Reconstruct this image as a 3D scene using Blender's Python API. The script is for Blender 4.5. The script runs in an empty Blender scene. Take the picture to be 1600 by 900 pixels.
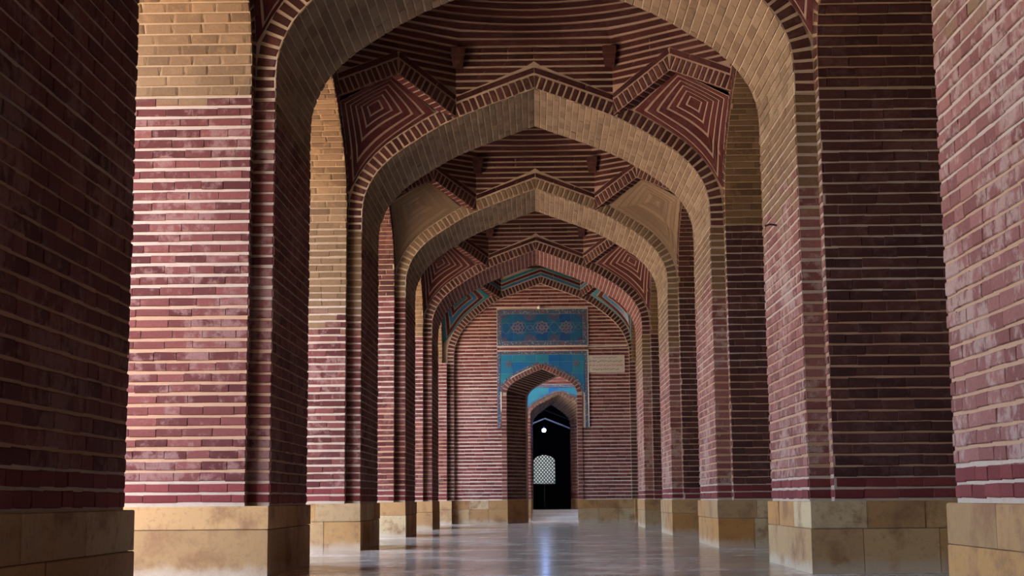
import bpy, math, random
import numpy as np
from mathutils import Vector, Matrix

random.seed(11)
SC = bpy.context.scene
COL = SC.collection

# ------------------------------------------------------------------ camera
F_PX, PITCH, ROLL, YAW = 2286.46, .1429, .0087, -.0167
CAM = Vector((0, 0, .8))
cd = bpy.data.cameras.new('camera'); cam = bpy.data.objects.new('camera', cd); COL.objects.link(cam)
cd.sensor_width = 36; cd.lens = F_PX / 1600 * 36; cd.clip_start = .05; cd.clip_end = 400
Rz = Matrix.Rotation(-YAW, 3, 'Z'); Rx = Matrix.Rotation(PITCH, 3, 'X')
fw = Vector((math.sin(YAW), math.cos(YAW), 0))
# world axes of the camera: forward, right, up (yaw, then pitch, then roll)
r0 = Vector((math.cos(YAW), -math.sin(YAW), 0)); u0 = Vector((0, 0, 1))
f0 = fw * math.cos(PITCH) + u0 * math.sin(PITCH)
u1 = u0 * math.cos(PITCH) - fw * math.sin(PITCH)
rr = r0 * math.cos(ROLL) - u1 * math.sin(ROLL)
uu = u1 * math.cos(ROLL) + r0 * math.sin(ROLL)
M = Matrix((rr, uu, -f0)).transposed().to_4x4(); M.translation = CAM
cam.matrix_world = M
SC.camera = cam
FWD, RGT, UPV = f0.copy(), rr.copy(), uu.copy()

# ------------------------------------------------------------------ sky, sun, exposure
SUN_EL, SUN_AZ = math.radians(55), math.radians(168)      # sun high behind the camera, just off the roof line, so the courtyard is lit up to the arcade
w = bpy.data.worlds.new('sky'); SC.world = w; w.use_nodes = True
nt = w.node_tree; nt.nodes.clear()
sky = nt.nodes.new('ShaderNodeTexSky'); sky.sky_type = 'NISHITA'
sky.sun_disc = False; sky.sun_elevation = SUN_EL; sky.sun_rotation = SUN_AZ
sky.air_density = 1.0; sky.dust_density = 3.0; sky.ozone_density = .6
bg = nt.nodes.new('ShaderNodeBackground'); bg.inputs[1].default_value = .315
wo = nt.nodes.new('ShaderNodeOutputWorld')
nt.links.new(sky.outputs[0], bg.inputs[0]); nt.links.new(bg.outputs[0], wo.inputs[0])
sl = bpy.data.lights.new('sun', 'SUN'); sl.energy = 4.9; sl.angle = math.radians(.55); sl.color = (1, .92, .80)
so = bpy.data.objects.new('sun', sl); COL.objects.link(so)
sd = Vector((math.sin(SUN_AZ) * math.cos(SUN_EL), math.cos(SUN_AZ) * math.cos(SUN_EL), math.sin(SUN_EL)))
so.rotation_euler = sd.to_track_quat('Z', 'Y').to_euler(); so.location = (30, 10, 40)
VS = SC.view_settings
VS.view_transform = 'Standard'; VS.look = 'None'; VS.gamma = 1; VS.use_curve_mapping = False
VS.exposure = 3.43

# ------------------------------------------------------------------ plan of the building (metres)
P, T, NS = 8.0216, 2.49, .17        # bay period, thickness of the cross arches, depth of the corner nooks
B, A, OUT = 2.87, 3.10, 5.75        # half span of arches, half width of bays, outer face of piers
Z0, ZP, PITCHB = 5.2, .745, .1165   # springing, plinth top, course height
HB = (P - T) / 2                    # half bay along the corridor
HS = (P - T - 2 * NS) / 2           # half span of side arches
CX5 = .15                           # centre of the end wall
def Yj(k): return 15.54 + (k - 1) * P
def Yw(k): return Yj(k) + NS
def Yb(k): return Yw(k) + T
def Yc(k): return (Yb(k) + Yw(k + 1)) / 2
ZTOP = 8.6

# ------------------------------------------------------------------ materials
class NT:
    def __init__(s, name):
        s.m = bpy.data.materials.new(name); s.m.use_nodes = True
        s.t = s.m.node_tree; s.b = s.t.nodes['Principled BSDF']
    def n(s, ty, **kw):
        x = s.t.nodes.new(ty)
        for k, v in kw.items(): setattr(x, k, v)
        return x
    def l(s, a, b): s.t.links.new(a, b)
    def math(s, op, a, b=None, c=None):
        x = s.n('ShaderNodeMath', operation=op)
        for i, v in enumerate((a, b, c)):
            if v is None: continue
            if isinstance(v, (int, float)): x.inputs[i].default_value = v
            else: s.l(v, x.inputs[i])
        return x.outputs[0]
    def mix(s, f, a, b, mode='MIX'):
        x = s.n('ShaderNodeMix', data_type='RGBA', blend_type=mode)
        for i, v in ((0, f), (6, a), (7, b)):
            if isinstance(v, (int, float)): x.inputs[i].default_value = v
            elif isinstance(v, tuple): x.inputs[i].default_value = (*v, 1)
            else: s.l(v, x.inputs[i])
        return x.outputs[2]
    def pos(s):
        return s.n('ShaderNodeNewGeometry').outputs['Position']
    def noise(s, scale, detail=3, rough=.55, vec=None, sc3=None):
        x = s.n('ShaderNodeTexNoise'); x.inputs['Scale'].default_value = scale
        x.inputs['Detail'].default_value = detail; x.inputs['Roughness'].default_value = rough
        v = vec or s.pos()
        if sc3:
            mp = s.n('ShaderNodeMapping'); mp.inputs['Scale'].default_value = sc3; s.l(v, mp.inputs[0]); v = mp.outputs[0]
        s.l(v, x.inputs['Vector']); return x.outputs['Fac']
    def step(s, v, lo, hi):
        x = s.n('ShaderNodeMapRange', interpolation_type='SMOOTHSTEP'); s.l(v, x.inputs[0])
        x.inputs[1].default_value = lo; x.inputs[2].default_value = hi
        return x.outputs[0]
    def rnd(s):
        a = s.n('ShaderNodeAttribute', attribute_type='GEOMETRY', attribute_name='rnd').outputs['Fac']
        o = s.n('ShaderNodeObjectInfo').outputs['Random']
        return s.math('FRACT', s.math('ADD', a, o))
    def done(s, col, rough=.85, bump=None, bstr=.3, bdist=.01, spec=.25):
        if isinstance(col, tuple): s.b.inputs['Base Color'].default_value = (*col, 1)
        else: s.l(col, s.b.inputs['Base Color'])
        if isinstance(rough, (int, float)): s.b.inputs['Roughness'].default_value = rough
        else: s.l(rough, s.b.inputs['Roughness'])
        s.b.inputs['Specular IOR Level'].default_value = spec
        if bump is not None:
            x = s.n('ShaderNodeBump'); x.inputs['Strength'].default_value = bstr; x.inputs['Distance'].default_value = bdist
            s.l(bump, x.inputs['Height']); s.l(x.outputs[0], s.b.inputs['Normal'])
        return s.m

RED1, RED2 = (.052, .0095, .009), (.125, .036, .031)
PALE = (.175, .092, .082)
TAN1, TAN2 = (.125, .079, .046), (.21, .147, .09)
GOLD1, GOLD2 = (.088, .05, .024), (.165, .10, .052)      # old yellowish brick high on the piers

def brick_mat(name, c1, c2, pale=.35, tan_z=None, palec=PALE, red_low=False, wob=.25, soft=.06):
    g = NT(name); r = g.rnd(); pos = g.pos()
    col = g.mix(r, c1, c2)
    n1 = g.noise(1.1, 4, .6); n2 = g.noise(9, 4, .65); n3 = g.noise(45, 2)
    col = g.mix(g.math('MULTIPLY', g.step(g.math('ADD', n2, g.math('MULTIPLY', g.math('SUBTRACT', n1, .5), 1.2)), .48, .68), pale), col, palec)
    z = g.n('ShaderNodeSeparateXYZ'); g.l(pos, z.inputs[0]); z = z.outputs['Z']
    if red_low:
        col = g.mix(g.step(z, .99, .97), col, g.mix(r, (.088, .012, .012), (.135, .027, .026)))
    if tan_z is not None:
        zz = g.math('ADD', z, g.math('MULTIPLY', g.math('SUBTRACT', n1, .5), wob))
        col = g.mix(g.step(g.math('ADD', zz, g.math('MULTIPLY', g.math('SUBTRACT', r, .5), soft * 2.5)), tan_z - soft, tan_z + soft), col, g.mix(g.math('ADD', g.math('MULTIPLY', r, .6), g.math('MULTIPLY', n2, .4)), GOLD1, GOLD2))
    col = g.mix(g.math('MULTIPLY', g.step(n3, .35, .7), .3), col, g.mix(1.0, col, (.45, .42, .42), 'MULTIPLY'))
    return g.done(col, .88, g.math('ADD', n2, g.math('MULTIPLY', n3, .6)), .5, .006)

def mortar_mat(name, c1, c2, tan_z=None, zones=False):
    g = NT(name); n1 = g.noise(1.3, 3); n2 = g.noise(14, 4, .65); pos = g.pos()
    col = g.mix(n2, c1, c2)
    z = g.n('ShaderNodeSeparateXYZ'); g.l(pos, z.inputs[0]); z = z.outputs['Z']
    zz = g.math('ADD', z, g.math('MULTIPLY', g.math('SUBTRACT', n1, .5), .2))
    if zones:   # repointed bands: orange lime joints at eye level, white above and at the foot
        o = g.math('MULTIPLY', g.step(zz, 1.0, 1.06), g.step(zz, 2.95, 2.8))
        col = g.mix(g.math('MULTIPLY', o, .8), col, g.mix(n2, (.25, .13, .07), (.32, .19, .115)))
    if tan_z is not None:
        col = g.mix(g.math('MULTIPLY', g.step(zz, tan_z - .1, tan_z + .1), .85), col, g.mix(n2, (.15, .10, .055), (.30, .21, .125)))
    col = g.mix(g.math('MULTIPLY', g.step(n2, .55, .75), .35), col, g.mix(1.0, col, (.5, .42, .36), 'MULTIPLY'))
    return g.done(col, .92, n2, .4, .006, .15)

LIME1, LIME2 = (.2400, .1762, .1350), (.3750, .3038, .2513)
MB = {}
MB['pier_l1'] = brick_mat('pier_brick_tan_top', RED1, RED2, .75, 5.15, red_low=True, wob=.4, soft=.1)
MB['pier'] = brick_mat('pier_brick', RED1, RED2, .62, 5.0, red_low=True)
MB['pier_tall'] = brick_mat('pier_brick_patched', RED1, RED2, .95, 3.7, red_low=True, wob=.6, soft=.2)
MB['aisle'] = brick_mat('shaded_pier_brick', (.0338, .0090, .0083), (.0638, .0203, .0165), .2, None, red_low=True)  # darkened copy of the pier brick: shade of the right side faces as colour
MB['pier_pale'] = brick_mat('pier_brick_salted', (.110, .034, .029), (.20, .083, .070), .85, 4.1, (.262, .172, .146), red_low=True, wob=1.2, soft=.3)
MB['pier_low'] = brick_mat('pier_brick_red', RED1, RED2, .45, None, red_low=True)
MB['tan'] = brick_mat('soffit_brick', TAN1, TAN2, .35, None, (.2, .14, .09))
MB['gold'] = brick_mat('side_soffit_brick', GOLD1, GOLD2, .5, None, (.21, .125, .06))
MB['red'] = brick_mat('arch_brick', (.0375, .0105, .0090), (.0788, .0255, .0203), .25)
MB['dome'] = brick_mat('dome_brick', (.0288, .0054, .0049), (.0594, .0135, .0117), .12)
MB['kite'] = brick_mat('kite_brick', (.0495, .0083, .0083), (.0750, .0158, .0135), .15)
MB['wall'] = brick_mat('end_wall_brick', (.085, .020, .018), (.165, .050, .043), .45)
MM = {}
MM['lime'] = mortar_mat('lime_mortar', LIME1, LIME2)
MM['pier'] = mortar_mat('pier_mortar', LIME1, LIME2, 5.2, True)
MM['pier_tall'] = mortar_mat('pier_mortar_patched', LIME1, LIME2, 4.1)
MM['tan'] = mortar_mat('soffit_mortar', (.27, .20, .13), (.52, .42, .31))
MM['wall'] = mortar_mat('end_wall_mortar', (.42, .33, .27), (.62, .53, .46))
MM['gold'] = mortar_mat('side_soffit_mortar', (.20, .135, .075), (.36, .255, .16))
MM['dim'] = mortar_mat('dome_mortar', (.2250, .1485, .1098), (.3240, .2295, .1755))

def stone_mat():
    g = NT('plinth_stone'); r = g.rnd()
    ramp = g.n('ShaderNodeValToRGB'); g.l(r, ramp.inputs[0]); e = ramp.color_ramp.elements
    e[0].position = 0; e[0].color = (.25, .135, .055, 1); e[1].position = 1; e[1].color = (.29, .18, .085, 1)
    for p_, c in ((.3, (.28, .155, .06, 1)), (.5, (.28, .125, .03, 1)), (.68, (.35, .265, .15, 1)), (.85, (.22, .125, .052, 1))):
        x = e.new(p_); x.color = c
    n1 = g.noise(2.2, 5, .65); n2 = g.noise(16, 4, .7)
    col = g.mix(g.math('MULTIPLY', g.step(n1, .47, .66), .75), ramp.outputs[0], (.15, .068, .03))
    col = g.mix(g.math('MULTIPLY', g.step(n2, .52, .72), .55), col, (.14, .085, .045))
    z = g.n('ShaderNodeSeparateXYZ'); g.l(g.pos(), z.inputs[0])
    zz = g.math('ADD', z.outputs['Z'], g.math('MULTIPLY', g.math('SUBTRACT', n1, .5), .3))
    col = g.mix(g.math('MULTIPLY', g.step(zz, .16, .02), .5), col, (.38, .32, .26))
    return g.done(col, .8, g.math('ADD', n1, n2), .5, .012, .25)
M_STONE = stone_mat()

def floor_mat():
    g = NT('polished_floor')
    n1 = g.step(g.noise(.8, 6, .68, sc3=(.75, 1, 1)), .36, .64); n2 = g.noise(2.0, 6, .75, sc3=(.6, 1.2, 1)); n3 = g.noise(1.2, 4, .6)
    col = g.mix(n1, (.22, .17, .125), (.50, .42, .34))
    col = g.mix(g.math('MULTIPLY', g.step(n2, .5, .7), .45), col, (.47, .41, .345))
    col = g.mix(g.math('MULTIPLY', g.step(n2, .42, .3), .5), col, (.17, .12, .085))
    ro = g.math('ADD', g.math('MULTIPLY', n3, .12), g.math('MULTIPLY', n2, .22))
    return g.done(col, g.math('ADD', ro, .0), n2, .10, .006, .18)
M_FLOOR = floor_mat()

def plain(name, c, rough=.7, c2=None, nsc=8, bstr=.25, metal=0):
    g = NT(name); n = g.noise(nsc, 4, .6)
    g.b.inputs['Metallic'].default_value = metal
    return g.done(g.mix(n, c, c2 or tuple(x * .7 for x in c)), rough, n, bstr, .004, .4)
M_TURQ = plain('turquoise_glaze', (.012, .16, .16), .3, (.02, .105, .135), 12)
M_BLUE = plain('blue_glaze', (.012, .085, .20), .3, (.02, .13, .19), 12)
M_GROUT = plain('tile_grout', (.17, .31, .38), .7)
M_WHITE = plain('white_plastic', (.62, .60, .53), .5, (.5, .47, .4))
M_IRON = plain('rusty_iron', (.03, .025, .022), .6)
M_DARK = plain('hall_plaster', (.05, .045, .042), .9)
M_JALI = plain('screen_stone', (.12, .11, .10), .9)
M_GROUND = plain('courtyard_paving', (.50, .37, .26), .9, (.40, .29, .20), 1.5)
M_SIGN = plain('sign_board', (.50, .45, .37), .6, (.42, .37, .30), 3, .05)
M_PLAST = plain('rough_brickwork', (.10, .05, .04), .95, (.06, .03, .025), 5)
M_WORN = plain('worn_plaster', (.17, .115, .07), .95, (.12, .08, .048), 9)
M_ROOF = plain('roof_lime', (.30, .25, .2), .95)
def tile_mat(name, a, b):
    g = NT(name); r = g.rnd(); n = g.noise(7, 4, .6)
    c = g.mix(r, a, b); c = g.mix(g.math('MULTIPLY', g.step(n, .45, .7), .4), c, (.02, .11, .24))
    return g.done(c, .28, n, .1, .003, .5)
M_TILE = tile_mat('spandrel_tile', (.006, .09, .29), (.022, .19, .23))
M_TILE2 = tile_mat('frieze_tile', (.006, .05, .17), (.012, .095, .16))
def border_mat():
    g = NT('patterned_border_tile'); v = g.n('ShaderNodeTexVoronoi'); v.inputs['Scale'].default_value = 16
    g.l(g.pos(), v.inputs['Vector'])
    c = g.mix(g.step(v.outputs['Distance'], .25, .4), (.25, .26, .28), (.05, .08, .13))
    sepc = g.n('ShaderNodeSeparateColor'); g.l(v.outputs['Color'], sepc.inputs[0])
    c = g.mix(g.step(sepc.outputs[0], .78, .82), c, (.12, .07, .085))
    return g.done(c, .35, v.outputs['Distance'], .1, .003, .4)
M_BORDER = border_mat()
M_PETAL = plain('rosette_glaze', (.16, .15, .18), .4, (.08, .07, .11), 30)
M_PETAL2 = plain('rosette_plum_glaze', (.11, .06, .085), .4, (.07, .06, .12), 30)
M_RIBBON = plain('ribbon_glaze', (.10, .17, .23), .4, (.06, .11, .18), 20)
M_INK = plain('black_ink', (.03, .03, .035), .6)
M_INKB = plain('blue_ink', (.03, .06, .22), .6)
M_INKR = plain('red_ink', (.30, .04, .05), .6)
def emit(name, c, s):
    g = NT(name); g.b.inputs['Base Color'].default_value = (*c, 1)
    g.b.inputs['Emission Color'].default_value = (*c, 1); g.b.inputs['Emission Strength'].default_value = s; return g.m
M_LAMP = emit('lit_bulb', (.30, .44, 1.0), 10)

# ------------------------------------------------------------------ mesh helpers
def mesh_from(verts, faces, name, mats, smooth=False):
    me = bpy.data.meshes.new(name); me.from_pydata([tuple(v) for v in verts], [], faces)
    for m in (mats if isinstance(mats, (list, tuple)) else [mats]): me.materials.append(m)
    if smooth: me.polygons.foreach_set('use_smooth', [True] * len(me.polygons))
    me.update(); return me
def link(name, me, parent=None, loc=(0, 0, 0)):
    o = bpy.data.objects.new(name, me); COL.objects.link(o)
    if parent: o.parent = parent
    o.location = loc; return o
def origin(p):
    """world position of a parent chain (no rotations are used)"""
    v = Vector((0, 0, 0))
    while p: v += p.location; p = p.parent
    return v
def part(name, verts, faces, mat, parent=None, smooth=False, base=None):
    """a mesh given in world coordinates, stored relative to its parent (or to base)"""
    o0 = origin(parent) if parent else Vector(base or (0, 0, 0))
    me = mesh_from([Vector(v) - o0 for v in verts], faces, name, mat, smooth)
    return link(name, me, parent, (0, 0, 0) if parent else o0)
def thing(name, label, cat, loc, group=None):
    o = bpy.data.objects.new(name, None); COL.objects.link(o); o.location = loc; o.empty_display_size = .2
    o['label'] = label; o['category'] = cat
    if group: o['group'] = group
    return o
def tag(o, label, cat, group=None):
    o['label'] = label; o['category'] = cat
    if group: o['group'] = group
    return o
def struct(o): o['kind'] = 'structure'; return o
def boxvf(x0, x1, y0, y1, z0, z1):
    v = [(x0, y0, z0), (x1, y0, z0), (x1, y1, z0), (x0, y1, z0), (x0, y0, z1), (x1, y0, z1), (x1, y1, z1), (x0, y1, z1)]
    return v, [(3, 2, 1, 0), (4, 5, 6, 7), (0, 1, 5, 4), (1, 2, 6, 5), (2, 3, 7, 6), (3, 0, 4, 7)]
def join(*vf):
    V, Fc = [], []
    for v, f in vf:
        n = len(V); V += list(v); Fc += [tuple(i + n for i in q) for q in f]
    return V, Fc
def prism(poly, O, a, b, d):
    """polygon (2-D points along a and b from O) extruded along d"""
    p0 = [O + a * x + b * y for x, y in poly]; p1 = [p + d for p in p0]; n = len(poly)
    f = [tuple(range(n)), tuple(range(2 * n - 1, n - 1, -1))]
    f += [(i, n + i, n + (i + 1) % n, (i + 1) % n) for i in range(n)]
    if a.cross(b).dot(d) > 0: f = [q[::-1] for q in f]
    return p0 + p1, f

# brick template: a chamfered slab in unit coordinates (w = 0 buried back, 1 front)
def template(seed):
    r = random.Random(seed); j = lambda s: r.uniform(-s, s)
    du, dv = .012, .09
    V = [(0, 0, 0), (1, 0, 0), (1, 1, 0), (0, 1, 0)]
    V += [(0 + j(.006), 0 + j(.05), .62), (1 + j(.006), 0 + j(.05), .62), (1 + j(.006), 1 + j(.05), .62), (0 + j(.006), 1 + j(.05), .62)]
    V += [(du + j(.008), dv + j(.03), 1 + j(.12)), (1 - du + j(.008), dv + j(.03), 1 + j(.12)), (1 - du + j(.008), 1 - dv + j(.03), 1 + j(.12)), (du + j(.008), 1 - dv + j(.03), 1 + j(.12))]
    F = [(8, 9, 10, 11)]
    for q in (0, 4):
        F += [(q + i, q + (i + 1) % 4, q + 4 + (i + 1) % 4, q + 4 + i) for i in range(4)]
    return V, F
TEMPL = [template(s) for s in range(6)]
TV = [np.array(t[0]) for t in TEMPL]
TF = TEMPL[0][1]
TW = []   # trilinear weights on (b0,b1,b2,b3,f0,f1,f2,f3)
for t in TV:
    u, v, w_ = t[:, 0], t[:, 1], t[:, 2]
    q = np.stack([(1 - u) * (1 - v), u * (1 - v), u * v, (1 - u) * v], 1)
    TW.append(np.concatenate([q * (1 - w_)[:, None], q * w_[:, None]], 1))
_unit = {}
def unit_mesh(mat, i):
    k = (mat.name, i)
    if k not in _unit: _unit[k] = mesh_from(TEMPL[i][0], TF, 'brick_' + mat.name, mat)
    return _unit[k]

# half profile of the arches: (fraction of half span, height), springing to crown
PRO = [(1, 5.2), (.999, 5.45), (.992, 5.70), (.966, 5.93), (.927, 6.13), (.871, 6.32), (.801, 6.50), (.697, 6.70), (.571, 6.92), (.4425, 7.10), (.209, 7.36), (0, 7.58)]
PRO5 = [(x, z + .24 * min(1, max(0, (z - 5.9) / 1.1))) for x, z in PRO]
class Profile:
    """half an arch as a dense polyline with arc length; normals point into the opening"""
    def __init__(s, pts, dense=6):
        p = [np.array(q, float) for q in pts]; out = []
        if dense > 1:
            e = [2 * p[0] - p[1]] + p + [2 * p[-1] - p[-2]]
            for i in range(1, len(e) - 2):
                a, b, c, d = e[i - 1:i + 3]
                for t in np.linspace(0, 1, dense, endpoint=False):
                    out.append(.5 * (2 * b + (c - a) * t + (2 * a - 5 * b + 4 * c - d) * t * t + (3 * b - a - 3 * c + d) * t ** 3))
        else:
            for a, b in zip(p[:-1], p[1:]):
                for t in np.linspace(0, 1, 8, endpoint=False): out.append(a + (b - a) * t)
        out.append(p[-1]); s.p = np.array(out)
        d = np.diff(s.p, axis=0); L = np.hypot(d[:, 0], d[:, 1]); s.s = np.concatenate([[0], np.cumsum(L)]); s.L = s.s[-1]
        tg = np.gradient(s.p, s.s, axis=0); tg /= np.hypot(tg[:, 0], tg[:, 1])[:, None]
        s.n = np.stack([-tg[:, 1], tg[:, 0]], 1)           # left of travel: into the opening
    def at(s, q):
        if q > s.L:
            e = (s.p[-1] - s.p[-2]) / (s.s[-1] - s.s[-2]) * (q - s.L)
            return s.p[-1, 0] + e[0], s.p[-1, 1] + e[1], s.n[-1, 0], s.n[-1, 1]
        q = max(q, 0)
        return (np.interp(q, s.s, s.p[:, 0]), np.interp(q, s.s, s.p[:, 1]), np.interp(q, s.s, s.n[:, 0]), np.interp(q, s.s, s.n[:, 1]))
    def off(s, q, r):
        x, z, nx, nz = s.at(q); x, z = x - nx * r, z - nz * r
        if x < .006:                                       # mitre on the centre line
            t = (s.p[-1] - s.p[-2]); z += t[1] / t[0] * (.006 - x); x = .006
        return x, z
    def s_for_x(s, xt, r):
        lo, hi = 0, s.L
        for _ in range(40):
            m = (lo + hi) / 2
            if s.off(m, r)[0] > xt: lo = m
            else: hi = m
        return lo
    def s_for_z(s, zt, r):
        lo, hi = 0, s.L
        for _ in range(40):
            m = (lo + hi) / 2
            if s.off(m, r)[1] < zt: lo = m
            else: hi = m
        return lo
PT = Profile([(x * B, z) for x, z in PRO])
PS = Profile([(x * HS, z) for x, z in PRO])
P5 = Profile([(x * B, z) for x, z in PRO5])
class Frame:
    def __init__(s, O, a, n): s.O, s.a, s.n = Vector(O), Vector(a), Vector(n)
    def pt(s, x, z, d=0): return s.O + s.a * x + Vector((0, 0, z)) + s.n * d

# what the corridor lets the lens see (only decides which bricks become single objects)
def opening(z):
    if z <= Z0: return B
    if z >= 7.58: return 0
    return float(np.interp(z, PT.p[:, 1], PT.p[:, 0]))
PLANES = [(y, k) for k in range(0, 5) for y in (Yw(k), Yb(k))]
def seen(p):
    for y, k in PLANES:
        if y < p.y - .02:
            t = y / p.y; z = .8 + (p.z - .8) * t; x = p.x * t
            if abs(x) > opening(z) + .02: return False
    return True
def to_px(p):
    d = p - CAM; f = d.dot(FWD)
    if f < .1: return None
    return 800 + F_PX * d.dot(RGT) / f, 450 - F_PX * d.dot(UPV) / f

class Pieces:
    """bricks of one thing: the ones that show largest become objects, the rest one joined part"""
    def __init__(s, parent, name='brick'): s.parent, s.name, s.l = parent, name, []
    def add(s, mat, b, f, affine=False):
        if ((b[1] - b[0]).cross(b[3] - b[0])).dot(f[0] - b[0]) < 0:
            b = [b[0], b[3], b[2], b[1]]; f = [f[0], f[3], f[2], f[1]]
        s.l.append((mat, b, f, affine))
    def finish(s, limit=300, minpx=45, name=None):
        name = name or s.name; o0 = origin(s.parent); sc = []
        for i, (mat, b, f, af) in enumerate(s.l):
            c = (f[0] + f[2]) / 2; nrm = (f[1] - f[0]).cross(f[3] - f[0]); a = 0
            if nrm.dot(CAM - c) > 0 and c.y > .5:
                q = [to_px(v) for v in f]
                if all(q) and -15 < sum(x for x, _ in q) / 4 < 1615 and -15 < sum(y for _, y in q) / 4 < 915 and seen(c):
                    a = abs(sum(q[j][0] * q[(j + 1) % 4][1] - q[(j + 1) % 4][0] * q[j][1] for j in range(4))) / 2
            sc.append((a, i))
        sc.sort(reverse=True)
        pick = [i for a, i in sc[:limit] if a > minpx]; ps = set(pick)
        for i in pick:
            mat, b, f, af = s.l[i]; t = i % 6
            if af:
                o = bpy.data.objects.new(name, unit_mesh(mat, t)); COL.objects.link(o); o.parent = s.parent
                u, v, w_ = b[1] - b[0], b[3] - b[0], f[0] - b[0]
                m = Matrix((u, v, w_)).transposed().to_4x4(); m.translation = b[0] - o0
                o.matrix_basis = m
            else:
                c8 = np.array([tuple(q - o0) for q in (*b, *f)]); c = c8.mean(0)
                me = mesh_from(TW[t] @ (c8 - c), TF, name, mat)
                o = link(name, me, s.parent, c)
        rest = [x for i, x in enumerate(s.l) if i not in ps]
        bym = {}
        for x in rest: bym.setdefault(x[0].name, []).append(x)
        if rest:
            mats = [bpy.data.materials[k] for k in bym]; V, F, MI, R = [], [], [], []
            n = 0
            for mi, (k, xs) in enumerate(bym.items()):
                c8 = np.array([[tuple(q - o0) for q in (*x[1], *x[2])] for x in xs])
                for t in range(6):
                    cc = c8[t::6]
                    if not len(cc): continue
                    vs = np.einsum('vk,nkd->nvd', TW[t], cc)
                    fs = np.array(TF)[None] + (np.arange(len(cc)) * 12)[:, None, None] + n
                    V.append(vs.reshape(-1, 3)); F.append(fs.reshape(-1, 4)); n += len(cc) * 12
                    MI += [mi] * (len(cc) * len(TF)); R.append(np.repeat(np.random.RandomState(t + len(cc)).rand(len(cc)), len(TF)))
            V = np.concatenate(V); F = np.concatenate(F)
            me = bpy.data.meshes.new('brickwork'); me.from_pydata(V.tolist(), [], F.tolist())
            for m in mats: me.materials.append(m)
            me.polygons.foreach_set('material_index', MI)
            at = me.attributes.new('rnd', 'FLOAT', 'FACE'); at.data.foreach_set('value', np.concatenate(R).astype(np.float32))
            me.update(); o = link('brickwork', me, s.parent); o['kind'] = 'stuff'

def fil(pc, fr, pro, turq=False, xv=1.31):
    if not turq:
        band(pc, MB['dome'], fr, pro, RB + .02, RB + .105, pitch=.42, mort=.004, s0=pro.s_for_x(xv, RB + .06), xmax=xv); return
    for r0, r1, m in ((.255, .335, M_BLUE), (.365, .445, MB['kite']), (.475, .56, M_TURQ)):
        band(pc, m, fr, pro, r0, r1, pitch=.42, mort=.003, s0=pro.s_for_x(xv, (r0 + r1) / 2), xmax=xv)

RB = .235                                                # width of the brick rim round each arch
H = .011     # how far bricks stand proud of the joints
def rows(pc, mat, O, U, Nn, L, z0, z1, bl=.31, mort=.034, pitch=PITCHB, vj=.003, off=0):
    """courses of bricks on an upright plane: U runs along, Nn faces out"""
    Vv = Vector((0, 0, 1)); k = 0; z = z0
    while z + pitch <= z1 + .03:
        a = mort * random.uniform(.8, 1.15); hb = pitch - a
        x = -random.random() * bl if L > bl * 1.3 else 0
        while x < L - .01:
            ln = bl * random.uniform(.75, 1.2) if L > bl * 1.3 else L
            xa, xb = max(x, 0), min(x + ln, L)
            if L - xb < .06: xb = L
            x = x + ln if xb < L else L
            if xb - xa < .03: continue
            h = H * random.uniform(.6, 1.35)
            p = O + U * (xa + vj / 2) + Vv * (z + a + random.uniform(-.003, .003))
            du, dv = U * (xb - xa - vj), Vv * hb
            b = [p - Nn * .004, p + du - Nn * .004, p + du + dv - Nn * .004, p + dv - Nn * .004]
            pc.add(mat, b, [q + Nn * (h + .004) for q in b], True)
        z += pitch; k += 1

def soffit(pc, mat, fr, pro, depth, bl=.36, mort=.03, sgn=(-1, 1), d0=0, vj=.004, s0=0, pitch=PITCHB):
    n = max(1, round((pro.L - s0) / pitch)); ds = (pro.L - s0) / n
    for sg in sgn:
        for i in range(n):
            a, b_ = s0 + i * ds + mort / 2, s0 + (i + 1) * ds - mort / 2
            x = -random.random() * bl if depth > bl * 1.3 else 0
            while x < depth - .02:
                ln = bl * random.uniform(.75, 1.2) if depth > bl * 1.3 else depth
                xa, xb = max(x, 0) + vj / 2, min(x + ln, depth) - vj / 2
                x += ln
                if xb - xa < .03: continue
                h = H * random.uniform(.6, 1.3)
                bb, ff = [], []
                for s_, dd in ((a, xa), (a, xb), (b_, xb), (b_, xa)):
                    px, pz, nx, nz = pro.at(s_)
                    bb.append(fr.pt(sg * (px + nx * -.004), pz - nz * .004, -d0 - dd))
                    ff.append(fr.pt(sg * (px + nx * h), pz + nz * h, -d0 - dd))
                pc.add(mat, bb, ff)

def band(pc, mat, fr, pro, r0, r1, pitch=PITCHB, mort=.036, sgn=(-1, 1), s0=0, s1=None, xmax=99, h=H, zsplit=None):
    """bricks on the face of an arch between two offsets of its curve"""
    s1 = pro.L + r1 * .4 if s1 is None else s1
    n = max(1, round((s1 - s0) / pitch)); ds = (s1 - s0) / n
    for sg in sgn:
        for i in range(n):
            a, b_ = s0 + i * ds + mort / 2, s0 + (i + 1) * ds - mort / 2
            hh = h * random.uniform(.7, 1.3); c = []
            for s_, r in ((a, r0), (a, r1), (b_, r1), (b_, r0)):
                px, pz = pro.off(s_, r); c.append((min(px, xmax), pz))
            ar = abs(sum(c[j][0] * c[(j + 1) % 4][1] - c[(j + 1) % 4][0] * c[j][1] for j in range(4))) / 2
            if ar < .0008: continue
            pc.add(mat, [fr.pt(sg * x, z, -.004) for x, z in c], [fr.pt(sg * x, z, hh) for x, z in c])

X, Y, Z = Vector((1, 0, 0)), Vector((0, 1, 0)), Vector((0, 0, 1))

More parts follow.
